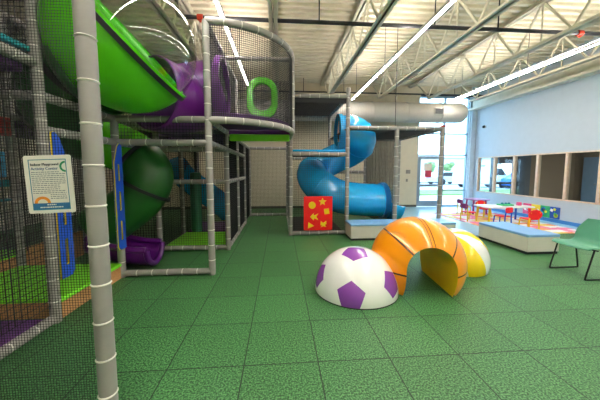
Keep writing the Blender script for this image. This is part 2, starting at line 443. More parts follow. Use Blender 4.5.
vg.build('vent_grille', [M_duct, M_pipe], t, smooth=0)
for x in (2.35, 4.3, 6.6): MB().cyl((x, 9.9, 4.08), (x, 9.9, ZC), .008, 6).build('hanger_rod', M_pipe, t)

# ------------------------------------------------------------------ play structures: posts, rails, nets
def padded(mb, pts, r=.05, pitch=.235, n=14, ties=True, mi_tie=1):
    """foam sleeve drawn in by cable ties along a polyline"""
    P = [Vector(p) for p in pts]; L = [0]
    for a, b in zip(P, P[1:]): L.append(L[-1]+(b-a).length)
    def at(s):
        for i in range(len(P)-1):
            if s <= L[i+1]+1e-9: return P[i].lerp(P[i+1], (s-L[i])/max(1e-9, L[i+1]-L[i]))
        return P[-1]
    tot = L[-1]; k = max(1, round(tot/pitch)); st = []
    for i in range(k+1):
        c = tot*i/k
        for off, rr in ((-.03, 1.0), (-.008, .955), (.008, .955), (.03, 1.0)):
            s = c+off
            if 0 <= s <= tot: st.append((s, r*rr))
    if len(P) > 2:
        st += [(l, r) for l in L[1:-1] if all(abs(l-s) > .02 for s, _ in st)]
    st.sort()
    if st[0][0] > 0: st.insert(0, (0, r*.96))
    if st[-1][0] < tot: st.append((tot, r*.96))
    mb.sweep([at(s) for s, _ in st], [q for _, q in st], n, 0)
    T = []
    for i in range(1, k):
        c = tot*i/k
        d = (at(c+.01)-at(c-.01)).normalized()
        T.append((at(c)-d*.006, at(c)+d*.006))
    if ties:
        for a, b in T: mb.sweep([a, a.lerp(b, .5), b], [r*.99, r*1.03, r*.99], n, mi_tie)
    return T

PS = thing('play_structure', 'grey padded climbing frame with black nets, curved balcony and lime platforms', 'play structure', (-1.03, 4.02, 0))
TB = thing('play_structure', 'smaller grey padded tower with black nets around the blue tube slide', 'play structure', (.25, 6.36, 0))
def post(x, y, z1, root=PS, z0=0, sub=False):
    mb = MB(); T = padded(mb, [(x, y, z0), (x, y, z1)], ties=not sub)
    o = mb.build('post', [M_pad, M_tie], root)
    if sub:
        for a, b in T: MB().sweep([a, a.lerp(b, .5), b], [.0485, .0535, .0485], 18).build('cable_tie', M_tie, o)
    return o
def rail(p0, p1, root=PS, r=.047): 
    mb = MB(); padded(mb, [p0, p1], r); return mb.build('rail', [M_pad, M_tie], root)
XA, XB, XC = -3.7, -2.33, -1.03
XF = -1.05
Y0, Y1, Y2, Y3, Y4, Y5, Y6 = 1.6, 2.84, 4.02, 5.28, 6.55, 7.81, 9.12
ZD, ZM, ZT = 2.3, 1.97, 3.67
post(XF, Y0, ZT, sub=True); post(XB, Y1, ZT, sub=True); post(XC, Y2, ZT, sub=True)
for x, y in ((XB, Y0), (XB, Y2), (XB, Y3), (XA, Y1), (XA, Y2), (XA, Y3), (XC, Y3), (XC, Y4), (XB, Y4), (XA, Y4)): post(x, y, ZT)
for x, y in ((XC, Y5), (XB, Y5), (XC, Y6), (.25, Y6)): post(x, y, ZD)
post(.24, Y3, ZT, z0=ZD)
f = .055
for a, b in (((XB, Y0), (XC, Y0)), ((XB, Y0), (XB, Y1)), ((XB, Y2), (XC, Y2)), ((XB, Y3), (XC, Y3)), ((XC, Y3), (XC, Y4)), ((XC, Y4), (XC, Y5)), ((XC, Y6), (.25, Y6)), ((XA, Y3), (XB, Y3))):
    rail((*a, f), (*b, f))
for z in (ZM, ZD):
    for a, b in (((XB, Y2), (XC, Y2)), ((XC, Y2), (XC, Y3)), ((XC, Y3), (XC, Y4)), ((XC, Y4), (XC, Y5)), ((XB, Y3), (XC, Y3)), ((XB, Y1), (XB, Y2)), ((XB, Y2), (XB, Y3)), ((XA, Y2), (XB, Y2))):
        if z == ZM and a == (XA, Y2): continue
        rail((*a, z), (*b, z))
rail((XB, Y3, 1.35), (XC, Y3, 1.35)); rail((XC, Y3, 1.35), (XC, Y4, 1.35)); rail((XC, Y4, 1.35), (XC, Y5, 1.35))
rail((XB, Y0, 2.6), (XB, Y1, 2.6)); rail((XA, Y1, ZD), (XB, Y1, ZD))
rail((.24, Y3, ZD), (.24, Y4-.25, ZD)); rail((XC, Y4, ZD), (.24, Y4-.2, ZD)); rail((XC, Y6, ZD), (.25, Y6, ZD)); rail((XC, Y5, ZD), (XC, Y6, ZD))
rail((XC, Y3, ZT), (.24, Y3, ZT), r=.04); rail((XC, Y2, ZT), (XC, Y3, ZT), r=.04); rail((XC, Y3, ZT), (XC, Y4, ZT), r=.04)
rail((XC, Y0, ZT), (XB, Y0, ZT)); rail((XB, Y1, ZT), (XB, Y2, ZT)); rail((XA, Y1, ZT), (XB, Y1, ZT)); rail((XA, Y1, ZT), (XA, Y2, ZT)); rail((XA, Y2, ZT), (XA, Y3, ZT))
arc = [(XC+1.27*math.sin(t), Y3-(Y3-Y2)*math.cos(t)) for t in [i*PI/2/20 for i in range(21)]]
for z in (ZT, ZD):
    mb = MB(); padded(mb, [(x, y, z) for x, y in arc], .052); mb.build('curved_rail', [M_pad, M_tie], PS)

def netp(o, u, v, root=PS, pitch=.045, w=.0045): return MB().net(o, u, v, pitch, w).build('netting', M_net, root, smooth=0)
# front net by the camera
netp((XB, Y0, .06), (XC-XB, 0, 0), (0, 0, ZT-.06), pitch=.0155, w=.0017)
netp((XB, Y3, .06), (XC-XB, 0, 0), (0, 0, ZD-.06), w=.0035)
netp((XB, Y2, ZM), (XC-XB, 0, 0), (0, 0, ZD-ZM))
netp((XC, Y2, ZM), (0, Y3-Y2, 0), (0, 0, ZD-ZM))
netp((XC, Y3, .06), (0, Y5-Y3, 0), (0, 0, ZD-.06), pitch=.04, w=.007)
netp((XB, Y3, .06), (0, Y5-Y3, 0), (0, 0, ZD-.06), w=.006)
netp((XC, Y5, .06), (0, Y6-Y5, 0), (0, 0, ZD-.06), w=.006)
netp((XC, Y6, .06), (.25-XC, 0, 0), (0, 0, ZD-.06), w=.005)
netp((XC, Y2, ZD), (0, Y3-Y2, 0), (0, 0, ZT-ZD), pitch=.035)
netp((XC, Y3, ZD), (0, Y4-Y3, 0), (0, 0, ZT-ZD), pitch=.035)
netp((XC, Y4, ZD), (1.27, 0, 0), (0, 0, ZT-ZD), pitch=.035, w=.006)
netp((.24, Y3, ZD), (0, Y4-Y3, 0), (0, 0, ZT-ZD), pitch=.035)
netp((XB, Y0, .2), (0, Y1-Y0, 0), (0, 0, 2.4), pitch=.06)
netp((XA, Y1, .4), (0, Y3-Y1, 0), (0, 0, ZT-.4), pitch=.04, w=.009)
netp((XA, Y3, .06), (XB-XA, 0, 0), (0, 0, ZT-.06), pitch=.05, w=.008)
netp((XA-1.3, Y1, .4), (1.3, 0, 0), (0, 0, ZT-.4), pitch=.05, w=.008)
netp((XA, Y1, ZD), (XB-XA, 0, 0), (0, 0, ZT-ZD), pitch=.05, w=.006)
netp((XB, Y4, .1), (XC-XB, 0, 0), (0, 0, ZD-.1), pitch=.05, w=.006)
nb = MB(); pitch = .03
arc2 = [(XC+1.27*math.sin(t), Y3-(Y3-Y2)*math.cos(t)) for t in [i*PI/2/64 for i in range(65)]]
for x, y in arc2: nb.bar((x, y, ZD), (x, y, ZT), .007, .007)
k = int((ZT-ZD)/pitch)
for j in range(k+1):
    z = ZD+(ZT-ZD)*j/k
    nb.sweep([(x, y, z) for x, y in arc2[::2]], .004, 4)
nb.build('curved_netting', M_net, PS, smooth=0)

# decks
def deck(x0, x1, y0, y1, z, m, root=PS, t=.09, name='deck'):
    return MB().box(x0, x1, y0, y1, z-t, z).build(name, m, root, smooth=0, bevel=.02)
fan = [(XC+.03, Y3+.02)] + [(XC+(x-XC)*.97+.02, Y3+(y-Y3)*.97) for x, y in arc]
MB().prism([(p[0], p[1]) for p in fan], Matrix.Identity(4), ZD+.04, ZD+.12).build('balcony_deck', M_purple_vinyl, PS, smooth=0, bevel=.015)
deck(XC+.05, .2, Y3+.04, Y4-.28, ZD+.05, M_purple_vinyl)
MB().box(XC+.06, .19, Y3+.03, Y3+.12, ZD-.16, ZD-.03).build('deck_edge_pad', M_limevinyl, PS, bevel=.02)
deck(XB+.06, XC-.06, Y3+.06, Y4-.06, ZD+.04, M_purple_vinyl); deck(XB+.06, XC-.06, Y4+.06, Y5-.06, ZD+.04, M_purple_vinyl)
deck(XA+.06, XB-.06, Y3+.06, Y4-.06, ZD+.04, M_purple_vinyl); deck(XA+.06, XB-.06, Y0, Y1-.06, 2.58, M_purple_vinyl)
deck(XA-1.4, XA-.06, Y0, Y4, ZD, M_purple_vinyl)
# floor pads and the stepped lime platform at the entrance
deck(XA, XB-.07, Y0, Y1-.03, .06, M_purple_vinyl, t=.06, name='floor_pad')
deck(XB+.07, XC-.07, Y3+.07, Y4-.05, .09, M_limevinyl, t=.09, name='floor_pad')
deck(XB+.07, XC-.07, Y4+.07, Y5, .09, M_purple_vinyl, t=.09, name='floor_pad')
def step(x0, x1, y0, y1, z0, z1, lab):
    MB().box(x0+.015, x1-.015, y0+.015, y1-.015, z0, z1-.045).build('riser', M_tan, PS, smooth=0)
    MB().box(x0, x1, y0, y1, z1-.045, z1).build('platform_pad', M_limevinyl, PS, bevel=.015)
step(XA-.02, XB+.02, Y1+.07, Y2-.02, 0, .22, '')
step(XA-1.35, XA-.02, Y1+.07, Y2+.2, 0, .4, '')
MB().box(XA-.02, XA+.03, Y2+.1, Y3-.1, 0, .45).build('back_pad', M_tan, PS, smooth=0)
# teal edge pads and coloured boards deeper in the structure
MB().box(XB-.03, XB+.03, Y0+.1, Y1-.08, 2.67, 2.72).build('edge_pad', M_teal, PS, bevel=.01)
MB().box(XA-.05, XA+.05, Y1+.1, Y2-.1, 1.35, 1.45).build('edge_pad', M_teal, PS, bevel=.02)
MB().box(XA-.05, XA+.05, Y1+.1, Y2-.1, 1.16, 1.19).build('edge_pad', M_teal, PS, bevel=.01)
MB().box(XA+.03, XA+.06, 3.60, 3.86, 1.48, 1.82).build('wall_board', mat('pale_blue_board', '#4aa6d8', .5), PS, bevel=.01)
MB().box(XA+.03, XA+.06, 3.60, 3.98, 2.03, 2.28).build('wall_board', mat('red_board', '#a8282c', .5), PS, bevel=.01)

# tower around the blue slide
TX = (.25, 1.62, 2.83, 3.97); TY = 6.36; TYB = 8.72; ZR = 2.58; ZTT = 3.3
for x in TX[:2]: post(x, TY, 3.5 if x > 1 else ZTT, TB); post(x, TYB, ZTT, TB)
for x in TX[2:]: post(x, TY, ZR+.04, TB); post(x, TYB, ZR+.04, TB)
q = lambda a, b: rail(a, b, TB, .048)
q((TX[0], TY, f), (TX[1], TY, f)); q((TX[0], TY, 1.95), (TX[1], TY, 1.95)); q((TX[0], TY, ZTT), (TX[1], TY, ZTT))
q((TX[1], TY, ZR), (TX[2], TY, ZR)); q((TX[2], TY, ZR), (TX[3], TY, ZR)); q((TX[3], TY, ZR), (TX[3], TYB, ZR)); q((TX[1], TYB, ZR), (TX[3], TYB, ZR))
q((TX[1], TY, ZTT), (TX[1], TYB, ZTT)); q((TX[0], TYB, ZTT), (TX[1], TYB, ZTT)); q((TX[0], TY, ZTT), (TX[0], TYB, ZTT)); q((TX[0], TY, f), (TX[0], TYB, f))
q((TX[0], TYB, 1.95), (TX[1], TYB, 1.95)); q((TX[2], TYB, 1.5), (TX[1], TYB, 1.5))
MB().box(TX[0]+.05, TX[1]-.05, TY-.02, TY+.06, 2.01, 2.06).build('edge_pad', M_blue, TB, bevel=.015)
MB().box(TX[0]+.05, TX[1]-.05, TY+.07, 7.25, 1.92, 1.98).build('deck', M_black, TB, smooth=0, bevel=.01)
for o, u, v, p, w in (((TX[0], TY, 2.06), (1.37, 0, 0), (0, 0, ZTT-2.06), .045, .003), ((TX[0], TY, .08), (1.37, 0, 0), (0, 0, 1.85), .045, .003),
                ((TX[0], TY, .08), (0, 2.36, 0), (0, 0, ZTT-.08), .05, .006), ((TX[0], TYB, .08), (1.37, 0, 0), (0, 0, ZTT-.1), .05, .0035),
                ((TX[0], TY, ZTT), (1.37, 0, 0), (0, 2.36, 0), .03, .007), ((TX[1], TY, ZR), (2.35, 0, 0), (0, 2.36, 0), .03, .007), ((TX[2], TY, .08), (0, 2.36, 0), (0, 0, ZR-.1), .035, .006),
                ((TX[1], TYB, .08), (2.35, 0, 0), (0, 0, ZR-.1), .05, .004)):
    netp(o, u, v, TB, p, w)
MB().box(TX[0]+.05, TX[1]-.05, TY+.06, TYB-.06, 0, .05).build('floor_pad', M_black, TB, bevel=.01)
MB().box(TX[0]+.02, TX[1]-.02, TY-.012, TY+.012, ZTT-.16, ZTT-.04).build('top_valance', M_net, TB, smooth=0)

MB().box(TX[3]-.03, TX[3]+.07, TY-.05, TY+.05, ZR+.04, ZR+.08).build('end_cap', M_redpaint, TB, bevel=.01)
tag(MB().cyl((TX[2], TY+.12, ZR+.05), (TX[2], TY+.12, ZC), .007, 8).build('steel_cable', M_pipe), 'thin dark cable dropping from the ceiling to the right-hand tower', 'cable')

# lime crawl ring on the balcony net
lr = thing('crawl_ring', 'lime green oval crawl-through ring on the balcony', 'crawl ring', (-.32, Y3-.02, ZD))
LM = frame_M((-.325, Y3-.03, 2.93), (1,0,0), (0,0,1))
flat2d('ring', [rrect(-.27, .27, -.37, .37, .26, 10), rrect(-.19, .19, -.25, .29, .185, 10)], LM, .08, M_lime, lr, .02)

# ------------------------------------------------------------------ green / purple tube slide
GS = thing('tube_slide', 'green and purple tube slide with a clear bubble dome at upper left', 'slide', (-1.75, 3.4, 0))
CAMP = Vector((0, 0, 1.58))
BC = Vector((-1.77, 3.4, 3.03)); BR = .76
r1 = Vector((-2.05, 3.2, 1.74)); r2 = Vector((-1.22, 3.2, .87))      # sight lines to the two ends of the rim
npl = r1.cross(r2).normalized()
if npl.z < 0: npl = -npl
dm_ = (r1.normalized()+r2.normalized()).normalized()
nn = (npl*math.cos(.08)-dm_*math.sin(.08)).normalized()
ha = nn.dot(CAMP+dm_*3.0-BC)
def bubble(mb, t0, t1, R, nseg=48, nr=20):
    qz = Vector((0,0,1)).rotation_difference(nn).to_matrix().to_4x4()
    prof = [(max(1e-4, R*math.sin(t0+(t1-t0)*i/nr)), R*math.cos(t0+(t1-t0)*i/nr)) for i in range(nr+1)]
    mb.lathe(prof, nseg, Matrix.Translation(BC) @ qz); return mb
tc_ = math.acos(ha/BR)
bubble(MB(), tc_, PI, BR).build('green_bowl', M_lime, GS, smooth=60, solid=.02)
bubble(MB(), 0.0, tc_, BR-.005).build('clear_dome', M_clear, GS, smooth=60)
def ringon(c, ax, R, r, h, mbm=None, n=48):
    qz = Vector((0,0,1)).rotation_difference(Vector(ax).normalized()).to_matrix().to_4x4()
    mb = mbm or MB()
    return mb.lathe([(R, -h/2), (R+r, -h/2), (R+r, h/2), (R, h/2), (R, -h/2)], n, Matrix.Translation(c) @ qz)
rc = math.sqrt(BR**2-ha**2)
ringon(BC+nn*(ha-.03), nn, rc-.005, .05, .05).build('seam_flange', M_black, GS)
ringon(BC+nn*(ha+.012), nn, rc-.01, .05, .03).build('rim', M_lime, GS)
pp = spline([(XC+.02, 4.78, 2.9), (-1.32, 4.7, 2.8), (-1.62, 4.48, 2.68), (-1.84, 4.1, 2.68)], 8)
MB().sweep(pp, .52, 36, caps=False).build('purple_tube', M_purple, GS, smooth=60, solid=.02)
ringon((XC+.06, 4.79, 2.95), (1,0,0), .47, .06, .09).build('entry_ring', M_purple, GS)
ringon(pp[10], pp[11]-pp[9], .52, .02, .04).build('purple_flange', M_purple_vinyl, GS)
ex = [(-2.34, 3.45, 2.82), (-2.72, 3.6, 2.66), (-3.02, 4.0, 2.4), (-3.1, 4.5, 2.14), (-2.84, 4.72, 2.02), (-2.46, 4.78, 1.82), (-2.22, 4.76, 1.5), (-2.36, 4.7, 1.12), (-2.72, 4.62, .8), (-3.0, 4.55, .6)]
ep = spline(ex, 6)
MB().sweep(ep[:21], .38, 32, caps=False).build('shaded_tube', M_shadelime, GS, smooth=60, solid=.02)
MB().sweep(ep[20:32], .38, 32, caps=False).build('lime_tube', M_lime, GS, smooth=60, solid=.02)  # lit top of the same tube; the darker lengths carry painted shade
MB().sweep(ep[31:], .36, 32, caps=False).build('shaded_tube', M_shadelime, GS, smooth=60, solid=.02)
for k in (1, 12, 31, 40): ringon(ep[k], ep[k+1]-ep[k-1], .38, .045, .05).build('tube_flange', M_black, GS)
MB().lathe([(.4, 0), (.5, -.03), (.62, -.2)], 32, Matrix.Translation((-2.34, 3.45, 2.82)) @ Vector((0,0,1)).rotation_difference(Vector((-1, .1, -.2)).normalized()).to_matrix().to_4x4()).build('outlet_collar', M_shadelime, GS, smooth=60, solid=.02)
# purple run-out chute
ch = spline([(-2.9, 4.42, .52), (-2.6, 4.4, .42), (-2.3, 4.4, .35), (-2.04, 4.4, .33)], 6)
MB().sweep(ch, .27, 24, caps=False, arc=(PI-.15, 2*PI+.15)).build('exit_chute', M_purpledeep, GS, smooth=60, solid=.03)
for sgn in (-1, 1):
    MB().sweep([p+Vector((0, sgn*.27, .03)) for p in ch], [.045]*len(ch), 14).build('chute_lip', M_purpledeep, GS)
lp = [ch[-1]+Vector((.01, .27*math.cos(a), .27*math.sin(a)+.02)) for a in [PI+PI*i/14 for i in range(15)]]
MB().sweep(lp, .045, 12).build('chute_lip', M_purpledeep, GS)

# ------------------------------------------------------------------ blue tube slide in the tower
BS = thing('tube_slide', 'bright blue spiral tube slide winding through the right-hand tower', 'slide', (1.6, 7.2, 0))
bp_ = spline([(1.62, 7.25, 2.6), (1.92, 7.2, 2.6), (2.17, 7.27, 2.48), (2.26, 7.6, 2.3), (2.08, 7.95, 2.1), (1.7, 8.08, 1.92), (1.25, 7.98, 1.7), (.95, 7.68, 1.52), (.92, 7.3, 1.34), (1.1, 7.03, 1.12), (1.5, 6.94, .9), (2.05, 6.95, .8), (2.8, 6.97, .76)], 7)
MB().sweep(bp_, .425, 36, caps=False).build('blue_tube', M_blue, BS, smooth=60, solid=.02)
ringon((1.6, 7.25, 2.6), (1,0,0), .41, .07, .1).build('entry_ring', M_blue, BS)
for k in (21, 49, 63): ringon(bp_[k], bp_[k+1]-bp_[k-1], .425, .025, .05).build('tube_flange', M_blue, BS)
ringon((2.74, 6.97, .76), (1,0,0), .41, .07, .12).build('exit_ring', mat('deep_blue_plastic', '#0c5f9c', .3), BS)
ck = spline([(2.8, 6.97, .72), (2.98, 6.97, .66), (3.2, 6.97, .62)], 6)
MB().sweep(ck, .4, 24, caps=False, arc=(PI-.05, 2*PI+.05)).build('exit_chute', M_blue, BS, smooth=60, solid=.02)

# blue inner slide and hanging bag seen through the net
IS = thing('tube_slide', 'small blue slide inside the climbing frame behind the hanging bag', 'slide', (-1.7, 6.4, 0))
ip = spline([(-2.7, 7.25, 1.7), (-2.4, 7.02, 1.38), (-2.02, 6.97, 1.1), (-1.62, 7.05, .76), (-1.36, 7.15, .5)], 7)
MB().sweep(ip, .28, 28, caps=False).build('blue_tube', M_blue, IS, smooth=60, solid=.02)
ringon(ip[-1], ip[-1]-ip[-2], .25, .05, .06).build('exit_ring', M_blue, IS)
pb = thing('punching_bag', 'dark green padded bag hanging over the lime floor pad', 'bag', (-1.8, 5.85, .25))
MB().lathe([(.01, .25), (.1, .26), (.115, .32), (.115, 1.45), (.1, 1.52), (.01, 1.53)], 24, Matrix.Translation((-1.8, 5.85, 0))).build('bag_body', mat('dark_green_vinyl', '#1c5a3c', .5), pb)
MB().cyl((-1.8, 5.85, 1.5), (-1.8, 5.85, ZD-.05), .02, 10).build('strap', M_black, pb)

# ------------------------------------------------------------------ entrance boards
def hboard(y0, sgn, lab):
    t = thing('handhold_board', lab, 'board', (XB, y0, .45), 'blue entrance boards')
    A = [(.0, .45), (.14, .45), (.17, .5), (.17, 1.68), (.09, 1.9), (.03, 1.96), (0, 1.95)]
    slots = [rrect(.06, .115, a, b, .027) for a, b in ((.58, .86), (1.0, 1.28), (1.42, 1.66))]
    for nm, x, dp, mm, g in (('board_core', 0, .014, M_yellow, .005), ('board_face', .011, .008, M_panelblue, 0), ('board_face', -.011, .008, M_panelblue, 0)):
        M = frame_M((XB+.065+x, y0, 0), (0, sgn, 0), (0, 0, 1))
        cx, cz = .085, 1.2
        out = [(cx+(u-cx)*(1+g*7), cz+(v-cz)*(1+g)) for u, v in A]
        sl = [[(.0875+(u-.0875)*(.75 if g else 1), v) for u, v in s] for s in slots]
        flat2d(nm, [out]+sl, M, dp, mm, t)
hboard(Y1+.02, 1, 'blue handhold board with yellow edge on the nearer post, behind the notice')
hboard(Y2-.0, -1, 'blue handhold board with yellow edge right of the front post, near the purple chute')

# notice hung on the front net
SG = thing('notice_sign', 'white laminated rules notice hung on the net beside the front post', 'sign', (-1.27, Y0-.02, 1.34))
sy = Y0-.022
SMx = Matrix.Translation((-1.272, sy, 1.5)) @ Matrix.Rotation(math.radians(-2), 4, 'Y') @ Matrix.Rotation(PI/2, 4, 'X')
def sgn_(name, loops, z, d, m): return flat2d(name, loops, SMx @ Matrix.Translation((0, 0, z)), d, m, SG)
sgn_('sheet', [rrect(-.123, .123, -.16, .16, .012)], 0, .004, M_paper)
M_signblue = mat('sign_blue', '#1f6496', .5); M_signteal = mat('sign_teal', '#2f7f93', .5)
sgn_('border', [[(-.098, -.142), (.098, -.142), (.098, .138), (-.098, .138)], [(-.094, -.138), (.094, -.138), (.094, .134), (-.094, .134)]], .003, .001, M_signteal)
sgn_('footer_band', [[(-.094, -.138), (.094, -.138), (.094, -.104), (-.094, -.104)]], .003, .0012, M_signblue)
sgn_('orange_arc', [[(-.045+.042*math.cos(PI*i/20), -.104+.038*math.sin(PI*i/20)) for i in range(21)] + [(-.045+.027*math.cos(PI-PI*i/20), -.104+.023*math.sin(PI-PI*i/20)) for i in range(21)]], .003, .0014, mat('sign_orange', '#ea8c1e', .5))
sgn_('green_arc', [[(.092-.03*math.cos(-PI/2+PI*i/20), .096+.03*math.sin(-PI/2+PI*i/20)) for i in range(21)] + [(.092-.02*math.cos(PI/2-PI*i/20), .096+.02*math.sin(PI/2-PI*i/20)) for i in range(21)]], .003, .0014, mat('sign_green', '#1f8a5a', .5))
M_ink = mat('dark_ink', '#333a44', .6); M_inkg = mat('grey_ink', '#86888c', .6)
text3d('heading', 'Indoor Playground', .0195, SMx @ Matrix.Translation((-.088, .104, .003)), M_ink, SG)
text3d('heading', 'Activity Center', .0225, SMx @ Matrix.Translation((-.088, .08, .003)), mat('heading_blue', '#6d7c9c', .6), SG)
tl = MB()
for k in range(15):
    x = -.088; zz = .066-k*.0105
    end = random.choice((.085, .08, .055, .088)) if k < 11 else .085
    if k > 11: x = .0
    while x < end:
        w = random.uniform(.006, .02); tl.box(x, min(x+w, end), zz, zz+.0042, .0026, .0034, 0, SMx); x += w+.004
tl.build('small_print', M_inkg, SG, smooth=0)
tl = MB()
for a, b, zz in ((-.022, .025, -.116), (-.06, .06, -.13)):
    x = a
    while x < b: w = random.uniform(.006, .014); tl.box(x, min(x+w, b), zz, zz+.006, .0036, .0042, 0, SMx); x += w+.003
tl.build('footer_print', M_paper, SG, smooth=0)

# red shapes board on the tower
RB = thing('shapes_board', 'red board with six raised yellow shapes at the foot of the tower', 'board', (.9, TY-.06, .13))
ry = TY-.07
RM = frame_M((.56, ry, .13), (1,0,0), (0,0,1))
W_, H_ = .69, .82
flat2d('backing', [rrect(0, W_, 0, H_, .02)], RM, .03, M_red, RB)
ry2 = RM @ Matrix.Translation((0, 0, .022))
def shp(nm, lp): flat2d(nm, [lp], ry2, .014, M_yellow, RB)
def star(cx, cy, R, r, n=5, a0=PI/2): return [(cx+(R if i % 2 == 0 else r)*math.cos(a0+PI*i/n), cy+(R if i % 2 == 0 else r)*math.sin(a0+PI*i/n)) for i in range(2*n)]
shp('circle', circ(.2, .61, .085)); shp('star', star(.45, .69, .1, .045))
shp('square', [(.55+a*.06-b*.01, .46+b*.065+a*.01) for a, b in ((-1,-1),(1,-1),(1,1),(-1,1))])
shp('arrow', [(.15, .33), (.24, .42), (.24, .37), (.27, .37), (.35, .41), (.3, .33), (.35, .25), (.27, .29), (.24, .29), (.24, .24)])
shp('butterfly', [(.47, .18), (.41, .23), (.4, .12), (.45, .13), (.41, .08), (.48, .1), (.54, .08), (.51, .14), (.55, .15), (.54, .23)])
shp('triangle', [(.11, .2), (.1, .05), (.25, .11)])

# ------------------------------------------------------------------ ball domes
def cutz(bm, z=0, d=None):
    g = bm.verts[:] + bm.edges[:] + bm.faces[:]
    bmesh.ops.bisect_plane(bm, geom=g, plane_co=(0, 0, z), plane_no=(0, 0, -1), clear_outer=True)
def addbm(name, bm, mats, root, smooth=60):
    me = bpy.data.meshes.new(name); bm.to_mesh(me); bm.free()
    for m in mats: me.materials.append(m)
    me.polygons.foreach_set('use_smooth', [True]*len(me.polygons)); me.set_sharp_from_angle(angle=math.radians(smooth))
    o = bpy.data.objects.new(name, me); COL.objects.link(o)
    if root: o.parent = root
    return o
# soccer ball: truncated icosahedron blown up to a sphere
phi = (1+5**.5)/2
ico = []
for a in (-1, 1):
    for c in (-phi, phi): ico += [(0, a, c), (a, c, 0), (c, 0, a)]
ico = [Vector(v).normalized() for v in ico]
qq = Quaternion((0.09876697812291702, 0.09302815589486893, -0.1669028053606509, -0.9765932110177767))
ico = [qq @ v for v in ico]
def nbrs(v): return sorted([w for w in ico if w != v], key=lambda w: -v.dot(w))[:5]
def around(vs, ax):
    u = (vs[0]-ax*vs[0].dot(ax)).normalized(); w = ax.cross(u)
    return sorted(vs, key=lambda p: math.atan2(p.dot(w), p.dot(u)))
bm = bmesh.new(); polys = []
for v in ico: polys.append((around([v.lerp(w, .31) for w in nbrs(v)], v), 1))
seen = set()
for i, v in enumerate(ico):
    for w in nbrs(v):
        for x in nbrs(v):
            if x != w and (w-x).length < 1.2:
                key = tuple(sorted((i, ico.index(w), ico.index(x))))
                if key in seen: continue
                seen.add(key); c = (v+w+x).normalized(); e = []
                for a, b in ((v, w), (w, v), (w, x), (x, w), (x, v), (v, x)): e.append(a.lerp(b, .31))
                polys.append((around(e, c), 0))
SR = .537; K = 6
for poly, mi in polys:
    c = sum(poly, Vector())/len(poly)
    for i in range(len(poly)):
        A, B = poly[i], poly[(i+1) % len(poly)]
        g = {}
        for r in range(K+1):
            for s in range(r+1):
                p = c if r == 0 else c.lerp(A.lerp(B, s/r), r/K)
                g[r, s] = bm.verts.new(p.normalized()*SR)
        for r in range(K):
            for s in range(r+1):
                f_ = bm.faces.new((g[r, s], g[r+1, s], g[r+1, s+1])); f_.material_index = mi
                if s < r: f_ = bm.faces.new((g[r, s], g[r+1, s+1], g[r, s+1])); f_.material_index = mi
bmesh.ops.remove_doubles(bm, verts=bm.verts, dist=1e-4)
bmesh.ops.recalc_face_normals(bm, faces=bm.faces)
cutz(bm, -.023)
sb = thing('ball_dome', 'white soccer ball dome with purple pentagons on the green floor', 'climbing ball', (.995, 3.373, .023), local=True)
addbm('shell', bm, [M_whitev, M_purpatch], sb)
MB().lathe([(SR-.03, -.023), (SR+.004, -.023), (SR+.004, -.012), (SR-.03, -.012)], 48).build('base_edge', M_black, sb)
# basketball arch: sphere with a round-topped tunnel through it
BX, BYc, BZ, BRr = 1.9, 3.53, .31, .615
bk = thing('ball_arch', 'orange basketball arch with a tunnel through it', 'climbing ball', (BX, BYc, 0), local=True)
bk.rotation_euler.z = math.radians(-6)
tmp = bmesh.new(); bmesh.ops.create_uvsphere(tmp, u_segments=96, v_segments=64, radius=BRr); cutz(tmp, -BZ)
bmesh.ops.holes_fill(tmp, edges=[e for e in tmp.edges if e.is_boundary], sides=0)
mA = bpy.data.meshes.new('a'); tmp.to_mesh(mA); tmp.free()
def seam_orange():
    m = bpy.data.materials.new('orange_ball_vinyl'); m.use_nodes = True
    nt = m.node_tree; b = nt.nodes['Principled BSDF']; N = nt.nodes.new; L = nt.links.new
    tc = N('ShaderNodeTexCoord'); sp = N('ShaderNodeSeparateXYZ'); L(tc.outputs['Object'], sp.inputs[0])
    outs = []
    for ang, off, hw in ((0, .02, .006), (0, -.02, .004), (45, 0, .01), (-45, 0, .01), (90, -.02, .01)):
        c, s = math.cos(math.radians(ang)), math.sin(math.radians(ang))
        m1 = N('ShaderNodeMath'); m1.operation = 'MULTIPLY'; L(sp.outputs[0], m1.inputs[0]); m1.inputs[1].default_value = c
        m2 = N('ShaderNodeMath'); m2.operation = 'MULTIPLY_ADD'; L(sp.outputs[2], m2.inputs[0]); m2.inputs[1].default_value = s; L(m1.outputs[0], m2.inputs[2])
        m3 = N('ShaderNodeMath'); m3.operation = 'SUBTRACT'; L(m2.outputs[0], m3.inputs[0]); m3.inputs[1].default_value = off
        m4 = N('ShaderNodeMath'); m4.operation = 'ABSOLUTE'; L(m3.outputs[0], m4.inputs[0])
        m5 = N('ShaderNodeMath'); m5.operation = 'LESS_THAN'; L(m4.outputs[0], m5.inputs[0]); m5.inputs[1].default_value = hw
        outs.append(m5.outputs[0])
    cur = outs[0]
    for o in outs[1:]:
        mm = N('ShaderNodeMath'); mm.operation = 'MAXIMUM'; L(cur, mm.inputs[0]); L(o, mm.inputs[1]); cur = mm.outputs[0]
    mx = N('ShaderNodeMixRGB'); L(cur, mx.inputs['Fac']); mx.inputs['Color1'].default_value = lin('#f8980f'); mx.inputs['Color2'].default_value = lin('#3a1c08')
    L(mx.outputs[0], b.inputs['Base Color']); b.inputs['Roughness'].default_value = .3
    b.inputs['Coat Weight'].default_value = .5; b.inputs['Coat Roughness'].default_value = .04; b.inputs['Specular IOR Level'].default_value = .3
    return m
M_basket = seam_orange()
mA.materials.append(M_basket); mA.materials.append(M_inyellow)
oA = bpy.data.objects.new('ball_shell', mA); COL.objects.link(oA)
